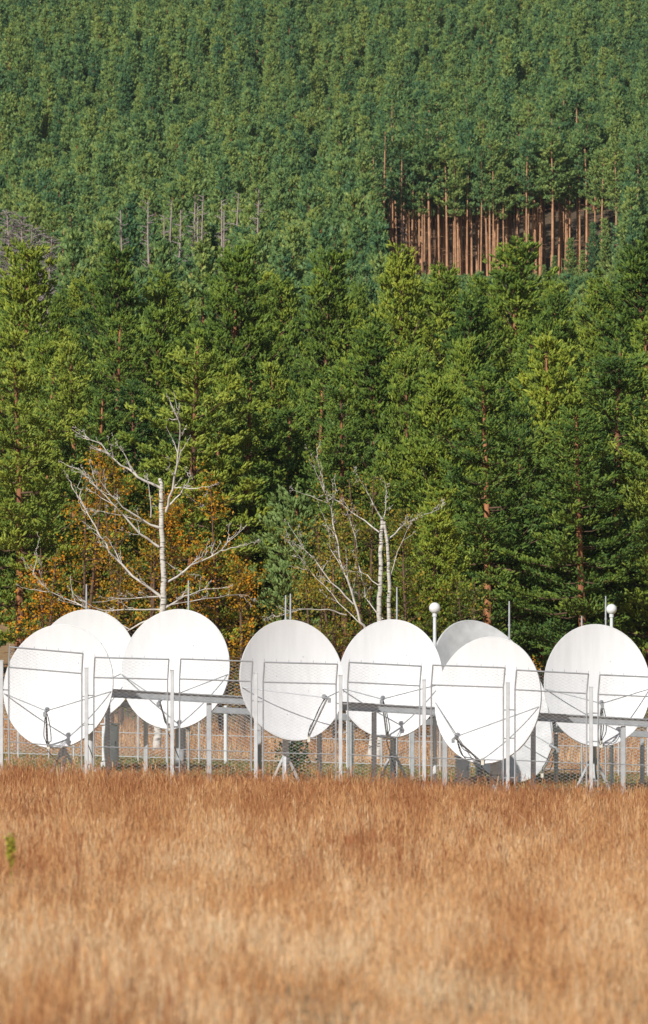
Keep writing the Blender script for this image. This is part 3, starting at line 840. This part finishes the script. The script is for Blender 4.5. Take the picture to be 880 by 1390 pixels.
birch('birch_tree', 124,
  [([(499, 1052), (508, 985), (513, 900), (515, 845), (516, 800), (517, 750), (519, 702)], .10, .05),
   ([(512, 1048), (522, 930), (528, 840), (529, 790), (526, 740), (522, 708)], .075, .04)],
  [(z5((118, 640), (100, 610), (75, 520), (40, 440), (20, 300), (0, 250), (-16, 170)), .045),
   (z5((172, 385), (220, 340), (270, 318), (320, 300)), .026), (z5((158, 330), (120, 265), (90, 210)), .022),
   (z5((150, 365), (90, 320), (40, 280), (0, 262)), .024), (z5((150, 510), (100, 470), (85, 380), (60, 300)), .018),
   (z5((80, 560), (20, 500), (-50, 410), (-92, 352)), .026), (z5((60, 590), (10, 575), (-60, 575), (-120, 592)), .024),
   (z5((95, 610), (20, 530), (-40, 470), (-90, 400)), .016), (z5((175, 500), (200, 420), (240, 330)), .016),
   (z5((160, 600), (110, 540), (100, 470)), .02), (z5((160, 335), (170, 290), (165, 230)), .018)],
  'twin stemmed white birch with few yellow leaves behind the middle dishes', 8, 'olive')

# ------------------------------------------------------------------ satellite dishes
def dish(px, py, w_, h_, d, yaw, tilt, roll, feed, lr, label, grey=False, depth=.24, feed_d=1.15, ped='pipe', loops=1, boom_from=None, seed=0):
    rn = random.Random(seed)
    c = at(px, py, d); base = foot(px, d); base.z -= .02
    s = F / d
    a = w_ / s / 2 / math.cos(R(yaw)) ; b_ = h_ / s / 2 / math.cos(R(tilt))
    rot = Matrix.Rotation(R(yaw), 4, 'Z') @ Matrix.Rotation(R(-tilt), 4, 'X') @ Matrix.Rotation(R(roll), 4, 'Y')
    def T(x, y, z): return c + (rot @ Vector((x, y, z)))
    root = empty('satellite_dish', base, label, 'satellite dish', 'white satellite dishes' if not grey else None)
    # reflector bowl
    rb = MB(); K = 72; rings = 16; vs = []
    for i in range(rings + 1):
        r = i / rings
        for j in range(K):
            t = 2 * math.pi * j / K; wob = 1 + .002 * math.sin(3 * t + seed)
            vs.append(tuple(T(a * r * math.cos(t) * wob, depth * (1 - r * r), b_ * r * math.sin(t) * wob)))
    f = []
    for i in range(rings):
        for j in range(K):
            f.append([i * K + j, i * K + (j + 1) % K, (i + 1) * K + (j + 1) % K, (i + 1) * K + j])
    rb.add(vs, f, 0, .5, True)
    vb = [tuple(Vector(v) + (rot @ Vector((0, .018, 0)))) for v in vs]
    rb.add(vb, [list(reversed(q)) for q in f], 1, .5, True)
    for (u, v) in ((-.25, .1), (.35, -.15), (.28, .42), (-.1, -.55)):       # bolt heads
        r2 = u * u + v * v; q = T(a * u, depth * (1 - r2) - .006, b_ * v)
        rb.ball(tuple(q), .012, 2, 8)
    refl = rb.build('reflector', [M['dishshade'] if grey else M['dish'], M['dishback'], M['galv']], root, base)
    # rim skirt
    rm = MB(); vs = []; prof = [(1.0, 0), (1.014, -.004), (1.018, .01), (1.016, .06), (1.0, .062), (.998, .03)]
    for j in range(K):
        t = 2 * math.pi * j / K
        for (r, y) in prof: vs.append(tuple(T(a * r * math.cos(t), y, b_ * r * math.sin(t))))
    n = len(prof)
    f = [[j * n + i, ((j + 1) % K) * n + i, ((j + 1) % K) * n + (i + 1) % n, j * n + (i + 1) % n] for j in range(K) for i in range(n)]
    rm.add(vs, f, 0, .5, False); rm.build('rim', [M['dishshade'] if grey else M['dish']], refl, base)
    # back frame
    bf = MB()
    for k in range(6):
        t = 2 * math.pi * k / 6 + .5
        bf.bar(T(.12 * math.cos(t), depth + .10, .12 * math.sin(t)), T(a * .8 * math.cos(t), depth * .36 + .05, b_ * .8 * math.sin(t)), .04, .05)
    bf.tube([T(0, depth + .03, 0), T(0, depth + .30, 0)], .16, 14)
    bf.build('back_frame', [M['galv']], root, base)
    # pedestal and mount
    hub = T(0, depth + .28, 0); lx = hub.x + rn.uniform(-.03, .03); ly = hub.y + .12
    g0 = Vector((lx, ly, gz(lx, ly) - .05)); pb = MB()
    top = Vector((lx, ly, hub.z + .1))
    pb.tube([g0, top], .075 if ped != 'thick' else .13, 16)
    pb.box((lx, ly - .06, hub.z), (.3, .25, .4), None)
    pb.tube([top - Vector((0, 0, .9)), T(0, depth + .06, -b_ * .45)], .03, 8)
    pb.build('pedestal', [M['galvlight' if ped != 'thick' else 'galv']], root, base)
    if ped == 'tripod':
        for k in range(3):
            t = 2 * math.pi * k / 3 + .5; lb = MB(); e = Vector((lx + .5 * math.cos(t), ly + .5 * math.sin(t), g0.z))
            e.z = gz(e.x, e.y) - .02
            lb.bar(e, (lx, ly, g0.z + .95), .05, .06); lb.box(e + Vector((0, 0, .03)), (.16, .16, .04))
            lb.build('brace', [M['galvlight']], root, base)
    if ped == 'thick':
        for k in range(3):
            cbm = MB(); cbm.tube([g0 + Vector((0, 0, .28 + .13 * k)), g0 + Vector((0, 0, .32 + .13 * k))], .142, 16); cbm.build('collar', [M['feed']], root, base)
    fb = MB(); fb.box(g0 + Vector((0, 0, .08)), (.55, .55, .14)); fb.build('footing', [M['conc']], root, base)
    # feed assembly
    fp = at(feed[0], feed[1], d - feed_d)
    fm = MB()
    dirn = (T(0, depth, 0) - fp).normalized()
    fm.tube([fp + dirn * .12, fp + dirn * .10, fp + dirn * .02, fp - dirn * .02, fp - dirn * .16], [.055, .06, .045, .03, .03], 14)
    fm.box(fp - dirn * .14 + Vector((0, 0, -.03)), (.075, .12, .11), None)
    fo = fm.build('feed_horn', [M['feed']], root, base)
    # side struts and lower boom
    for (q, sd) in ((lr[0], -1), (lr[1], 1)):
        # pick rim point nearest to the wanted image row on that side
        best = None
        for j in range(200):
            t = 2 * math.pi * j / 200
            v = T(a * math.cos(t), 0, b_ * math.sin(t))
            yy = HOR - (v.z - CAMZ) * F / v.y; xx = v.x * F / v.y + 440
            e = (yy - q) ** 2 + (0 if (xx - px) * sd > 0 else 1e6)
            if best is None or e < best[0]: best = (e, v)
        sb = MB(); sb.tube([best[1], fp], .013, 8); sb.build('strut', [M['galv']], root, base)
    bt = T((feed[0] - px) / s * .25 if boom_from is None else (boom_from - px) / s, 0, -b_ * .985)
    bm = MB(); mid = (bt + fp) / 2 + Vector((0, 0, -.03)); bm.tube([bt, mid, fp - dirn * .05], .022, 8)
    bm.build('feed_arm', [M['galv']], root, base)
    cm = MB()
    for k in range(loops + 1):
        o1 = rn.uniform(-.14, .14); sag = rn.uniform(.05, .22)
        Q = []
        for i in range(15):
            s_ = i / 14
            v = fp.lerp(bt, s_) + Vector((o1 * math.sin(s_ * math.pi) , -.03, -sag * math.sin(s_ * math.pi) + .04 * math.sin(s_ * 9 + k)))
            Q.append(v)
        Q.append(bt + Vector((0, .05, -.12))); Q.append(Vector((lx + .08, ly - .1, g0.z + .35))); 
        cm.tube(Q, .011, 6)
    cm.build('cable', [M['black']], root, base)
    lb = MB(); lb.box(bt + Vector((.02, -.05, -.02)), (.07, .09, .12)); lb.tube([bt + Vector((.02, -.06, .02)), bt + Vector((.02, -.1, .1))], .03, 10)
    lb.build('bracket', [M['feedwhite']], root, base)
    return root
dish(79, 931, 148, 166, 102, -12, 12, 4, (63, 965), (942, 938), 'large white dish at far left overlapping another behind it', ped='tripod', loops=2, seed=1)
dish(116, 903, 138, 150, 110, -8, 10, 0, (100, 945), (905, 905), 'white dish half hidden behind the leftmost one', seed=2)
dish(238, 908, 146, 161, 106.6, -14, 12, 0, (217, 951), (916, 916), 'white dish crossed by the beam in front of the bare birch', seed=3, ped='thick')
dish(397, 923, 139, 162, 103, 17, 12, 0, (443, 947), (932, 936), 'white dish turned right with the dark diagonal feed arm', ped='tripod', seed=4, boom_from=414)
dish(530, 921, 139, 159, 107.6, -8, 12, 0, (519, 949), (934, 929), 'white dish left of the globe lamp, a beam running across its lower part', ped='tripod', seed=5)
dish(669, 951, 150, 219, 112.2, 27, 22, -11, (752, 1014), (915, 950), 'big dish toned grey for its shade, tilted behind a white one', grey=True, seed=6, depth=.42, ped='thick', boom_from=700)
dish(662, 950, 139, 170, 104.6, -25, 10, -3, (619, 1000), (955, 960), 'white dish turned left in front of the grey one', seed=7, ped='thick', loops=3, boom_from=655)
dish(811, 930, 143, 164, 109.6, 5, 12, 0, (817, 955), (936, 936), 'rightmost white dish below the right globe lamp', seed=8, ped='tripod', loops=2)

# ------------------------------------------------------------------ lamps and rods
def lamp(px, py, r_px, d, label):
    p = foot(px, d); c = at(px, py, d); r_ = r_px / F * d
    root = empty('globe_lamp', p, label, 'lamp', 'globe lamps')
    b = MB(); b.tube([p - Vector((0, 0, .1)), Vector((p.x, p.y, c.z - r_ - .05))], [.055, .042], 16); b.tube([(p.x, p.y, c.z - r_ - .07), (p.x, p.y, c.z - r_ + .025)], .058, 16)
    b.tube([p + Vector((0, 0, -.05)), p + Vector((0, 0, .03))], .12, 16)
    b.build('pole', [M['polewhite']], root, p)
    g = MB(); g.ball(c, r_, 0, 28); g.build('globe', [M['lampwhite']], root, p)
lamp(590.3, 825.5, 7.8, 108.5, 'white globe lamp on a white pole left of the grey dish')
lamp(830.3, 827, 7.2, 113, 'white globe lamp rising behind the rightmost dish')
for px, top, d, lb in ((117.5, 793, 112, 'thin steel rod sticking up behind the two leftmost dishes'), (256, 788, 112, 'thin steel rod behind the dish in front of the bare birch'),
                   (388, 808, 109, 'left one of two paired rods above the dish turned right'), (394.5, 806, 109, 'right one of two paired rods above the dish turned right'),
                   (539, 797, 112, 'thin steel rod left of the left globe lamp'), (691.5, 816, 108, 'thin steel rod standing before the grey dish'),
                   (790, 836, 113, 'short steel rod above the top of the rightmost dish'), (822.5, 809, 114, 'tall steel rod just left of the right globe lamp')):
    b = MB(); p = foot(px, d); c = at(px, top, d)
    b.tube([(0, 0, -.1), (0, 0, c.z - p.z - .3), (0, 0, c.z - p.z)], [.026, .024, .018], 10); b.tube([(0, 0, 0), (0, 0, .05)], .07, 10)
    b.tube([(0, 0, c.z - p.z - .62), (0, 0, c.z - p.z - .56)], .034, 10)
    o = b.build('lightning_rod', [M['galv']]); o.location = p; tag(o, lb, 'rod', 'steel rods')

# ------------------------------------------------------------------ steel gantry behind / between dishes
def gantry():
    def dd(px): return 104.3 + (px - 150) / 730 * 3.2
    base = foot(146, dd(146)); root = empty('steel_gantry', base, 'long grey steel beam frame on posts running between the dishes', 'steel frame')
    def by(px): return 941 + (px - 152) * .0555
    A = at(128, by(128), dd(128)); B = at(925, by(925), dd(925))
    b = MB(); b.bar(A, B, .10, .15); b.bar(A + Vector((0, -.03, .09)), B + Vector((0, -.03, .09)), .16, .025); b.bar(A + Vector((0, -.03, -.09)), B + Vector((0, -.03, -.09)), .16, .025)
    b.build('beam', [M['galv']], root, base)
    A2 = at(140, 955, dd(140) + 6.6); B2 = at(930, 1000, dd(930) + 6.6)
    b = MB(); b.bar(A2, B2, .12, .16); b.build('beam', [M['galv']], root, base)
    for px in (146.5, 284, 434, 508, 604, 724, 846):
        d = dd(px); top = at(px, by(px) + 5, d); g = foot(px, d)
        b = MB(); b.bar((g.x, g.y, g.z - .1), top + Vector((0, 0, -.02)), .12, .12); b.box((g.x, g.y, g.z + .01), (.26, .26, .03))
        b.build('post', [M['galv']], root, base)
    for px in (198, 352, 478, 560, 755, 872):
        d = dd(px) + 6.6; t2 = 955 + (px - 140) * .057; top = at(px, t2 + 6, d); g = foot(px, d)
        b = MB(); b.bar((g.x, g.y, g.z - .1), top, .11, .11); b.build('post', [M['galv']], root, base)
gantry()

# small equipment behind the dishes
def cabinet(px, d, wd, h, label):
    p = foot(px, d); root = empty('equipment_cabinet', p, label, 'cabinet')
    b = MB(); b.box((p.x, p.y, p.z + h / 2 + .12), (wd, .35, h)); b.box((p.x, p.y, p.z + h + .14), (wd + .08, .43, .04)); b.box((p.x, p.y, p.z + .05), (wd + .05, .4, .12))
    b.build('body', [M['polewhite']], root, p)
    q = MB(); q.box((p.x, p.y - .185, p.z + h / 2 + .12), (wd - .08, .02, h - .1)); dr = q.build('door', [M['polewhite']], root, p)
    hd = MB(); hd.box((p.x + wd * .33, p.y - .205, p.z + h / 2 + .12), (.03, .03, .12)); hd.build('handle', [M['feed']], dr, p)
cabinet(150, 113.5, .42, .95, 'pale grey cabinet behind the leftmost dishes')
cabinet(628, 111, .35, .55, 'small pale box behind the white dish turned left')

# ------------------------------------------------------------------ chain link fences
def chain_panel(W_, H_, z0, bendz, over, pitch=.052, r=.0019, lean=.30):
    """zig-zag wires; the part above bendz leans outwards (-y)"""
    b = MB(); n = int(W_ / pitch); rows = int(H_ / (pitch * .5))
    V = []; Fc = []
    tri = [(0, 1), (-.87, -.5), (.87, -.5)]
    def place(x, z):
        if z > bendz: return (x, -(z - bendz) * lean, bendz + (z - bendz) * .955)
        return (x, 0, z)
    for i in range(n + 1):
        x0 = -W_ / 2 + (i + .0) * (W_ / n)
        for sgn in (1,):
            base = len(V); cnt = 0
            for k in range(rows + 1):
                z = z0 + H_ * k / rows
                x = x0 + (W_ / n) * (.5 if (k + i) % 2 else -.5)
                x = max(-W_ / 2, min(W_ / 2, x))
                p = place(x, z); off = .004 * (1 if ((k + i) % 2) else -1)
                for (u, v) in tri: V.append((p[0] + u * r, p[1] + v * r + off, p[2]))
                if k:
                    q = base + (k - 1) * 3
                    for j in range(3): Fc.append([q + j, q + (j + 1) % 3, q + 3 + (j + 1) % 3, q + 3 + j])
    b.add(V, Fc, 0, .5, True); return b
def front_fence():
    PX = [-113.5, 2, 117.5, 234, 347.5, 462.5, 576, 689.5, 802.5, 915]
    TOP = [893, 897, 907, 910, 914, 917, 923, 927, 933, 938]
    ptop = [879, 882, 893, 895.5, 899.5, 901, 904, 911.5, 917.5, 924]
    d0 = 98.0; dk = lambda i: d0 + .43 * i
    base = foot(440, 100); root = empty('chain_link_fence', base, 'tall chain link fence with framed panels and leaning tops before the dishes', 'fence')
    posts = []
    for i, (px, tp) in enumerate(zip(PX, TOP)):
        d = dk(i); g = foot(px, d); t = at(px, tp, d)
        b = MB(); b.bar((g.x, g.y, g.z - .2), t, .085, .085, 0)
        b.box((t.x, t.y, t.z + .008), (.10, .10, .02))
        b.build('post', [M['galvlight']], root, base); posts.append((g, t))
    for i in range(len(PX) - 1):
        (g0, t0), (g1, t1) = posts[i], posts[i + 1]
        dirv = (g1 - g0); Ls = Vector((dirv.x, dirv.y, 0)).length; ang = math.atan2(dirv.y, dirv.x)
        c = (g0 + g1) / 2 + Vector((.03, 0, 0)); Wd = Ls - .27
        d = c.y; topz = CAMZ + (HOR - ptop[i]) / F * d
        H_ = topz - c.z
        fr = bpy.data.objects.new
        Rz = Matrix.Rotation(ang, 4, 'Z')
        def W3(x, y, z): return c + (Rz @ Vector((x, y, z)))
        bz = H_ - .46; lean = .32
        slope = (t1.z - t0.z) / Ls
        def pl(x, z):
            zz = slope * x
            if z > bz: return W3(x, -(z - bz) * lean, bz + (z - bz) * .97 + zz)
            return W3(x, 0, z + zz)
        b = MB(); r_ = .017
        for sx in (-1, 1):
            b.tube([pl(sx * Wd / 2, .05), pl(sx * Wd / 2, bz), pl(sx * Wd / 2, H_)], r_, 10)
            for zz in (.55, 1.45, 2.1):      # clamps to the posts
                xo = sx * (Wd / 2 + .07); b.bar(W3(sx * Wd / 2, 0, zz + slope * sx * Wd / 2), W3(xo + sx * .05, 0, zz + slope * xo), .03, .03)
        b.tube([pl(-Wd / 2, H_), pl(Wd / 2, H_)], r_ * 1.1, 10); b.tube([pl(-Wd / 2, bz), pl(Wd / 2, bz)], r_, 10)
        for k in range(7):
            x = -Wd / 2 + Wd * k / 6; p = pl(x, H_); b.tube([p, p + Vector((0, 0, .07))], .006, 5)
        b.tube([pl(-Wd / 2, .95), pl(Wd / 2, .95)], .012, 8); b.tube([pl(-Wd / 2, .08), pl(Wd / 2, .08)], r_, 8)
        fo = b.build('panel_frame', [M['galv']], root, base)
        ch = chain_panel(Wd - .02, H_ - .12, .08, bz, 0, lean=lean, r=.0047, pitch=.074)
        me = ch.mesh('wire_mesh', [M['wire']]); 
        co_ = np.empty(len(me.vertices) * 3, np.float32); me.vertices.foreach_get('co', co_); co_ = co_.reshape(-1, 3)
        co_[:, 2] += slope * co_[:, 0]
        co_ = co_ @ np.array(Rz.to_3x3()).T + np.array(tuple(c - base)); me.vertices.foreach_set('co', co_.astype(np.float32).ravel())
        o = bpy.data.objects.new('wire_mesh', me); COL.objects.link(o); o.parent = fo
def rear_fence():
    base = foot(440, 118); root = empty('low_rear_fence', base, 'low chain link fence with thin posts behind the dishes', 'fence')
    PXs = list(range(-60, 960, 41)); H_ = 1.45; ps = []
    for i, px in enumerate(PXs):
        px = px + random.uniform(-4, 4); d = 116 + i * .12; g = foot(px, d); ps.append(g)
        big = i % 4 == 1
        b = MB(); b.tube([(g.x, g.y, g.z - .1), (g.x, g.y, g.z + H_ + (.1 if big else 0))], .05 if big else .022, 10)
        b.build('post', [M['polewhite'] if big else M['galvlight']], root, base)
    for i in range(len(ps) - 1):
        for z in (.12, .75, H_ - .03):
            b = MB(); b.tube([ps[i] + Vector((0, 0, z)), ps[i + 1] + Vector((0, 0, z))], .013, 8)
            ro = b.build('rail', [M['galvlight']], root, base)
        dv = ps[i + 1] - ps[i]; L_ = Vector((dv.x, dv.y, 0)).length; ang = math.atan2(dv.y, dv.x)
        ch = chain_panel(L_ - .04, H_ - .15, .1, 99, 0, pitch=.085, r=.005)
        me = ch.mesh('wire_mesh', [M['wire']]); co_ = np.empty(len(me.vertices) * 3, np.float32); me.vertices.foreach_get('co', co_); co_ = co_.reshape(-1, 3)
        co_[:, 2] += dv.z / L_ * co_[:, 0]
        Rz = Matrix.Rotation(ang, 4, 'Z'); co_ = co_ @ np.array(Rz.to_3x3()).T + np.array(tuple((ps[i] + ps[i + 1]) / 2 - base)); me.vertices.foreach_set('co', co_.astype(np.float32).ravel())
        o = bpy.data.objects.new('wire_mesh', me); COL.objects.link(o); o.parent = ro
front_fence(); rear_fence()

# yellow green weed in the foreground grass
def weed():
    p = foot(15, 40); b = MB(); rn = random.Random(3)
    for i in range(16):
        a = rn.uniform(0, 6.28); r_ = rn.uniform(0, .04); h = rn.uniform(.35, .52)
        q = (math.cos(a) * r_, math.sin(a) * r_, h)
        b.tube([(0, 0, -.02), (q[0] * .3, q[1] * .3, h * .5), q], [.003, .003, .002], 4, 0, False, .3)
        leaf_cloud(b, [(q[0] * s, q[1] * s, h * s) for s in (.7, .8, .9, 1)], 5, .015, .014, np.random.RandomState(i), .6)
    o = b.build('weed', [M['weed']]); o.location = p; tag(o, 'single yellow green weed in the dry grass at lower left', 'plant')
weed()

# ------------------------------------------------------------------ haze
def haze():
    b = MB(); x0, x1, y0, y1, z0, z1 = -1600, 1600, -450, 2600, -6, 330
    v = [(x0, y0, z0), (x1, y0, z0), (x1, y1, z0), (x0, y1, z0), (x0, y0, z1), (x1, y0, z1), (x1, y1, z1), (x0, y1, z1)]
    b.add(v, [[0, 3, 2, 1], [4, 5, 6, 7], [0, 1, 5, 4], [1, 2, 6, 5], [2, 3, 7, 6], [3, 0, 4, 7]])
    m, nt, out = new_mat('haze'); pv = N(nt, 'ShaderNodeVolumePrincipled')
    pv.inputs['Color'].default_value = (.80, .88, 1, 1); pv.inputs['Density'].default_value = HAZE; pv.inputs['Anisotropy'].default_value = .0
    nt.links.new(pv.outputs[0], out.inputs['Volume'])
    o = b.build('haze', [m]); tag(o, 'faint blue haze in the air over the hillside', 'haze', kind='stuff')
HAZE = .00006
if HAZE: haze()
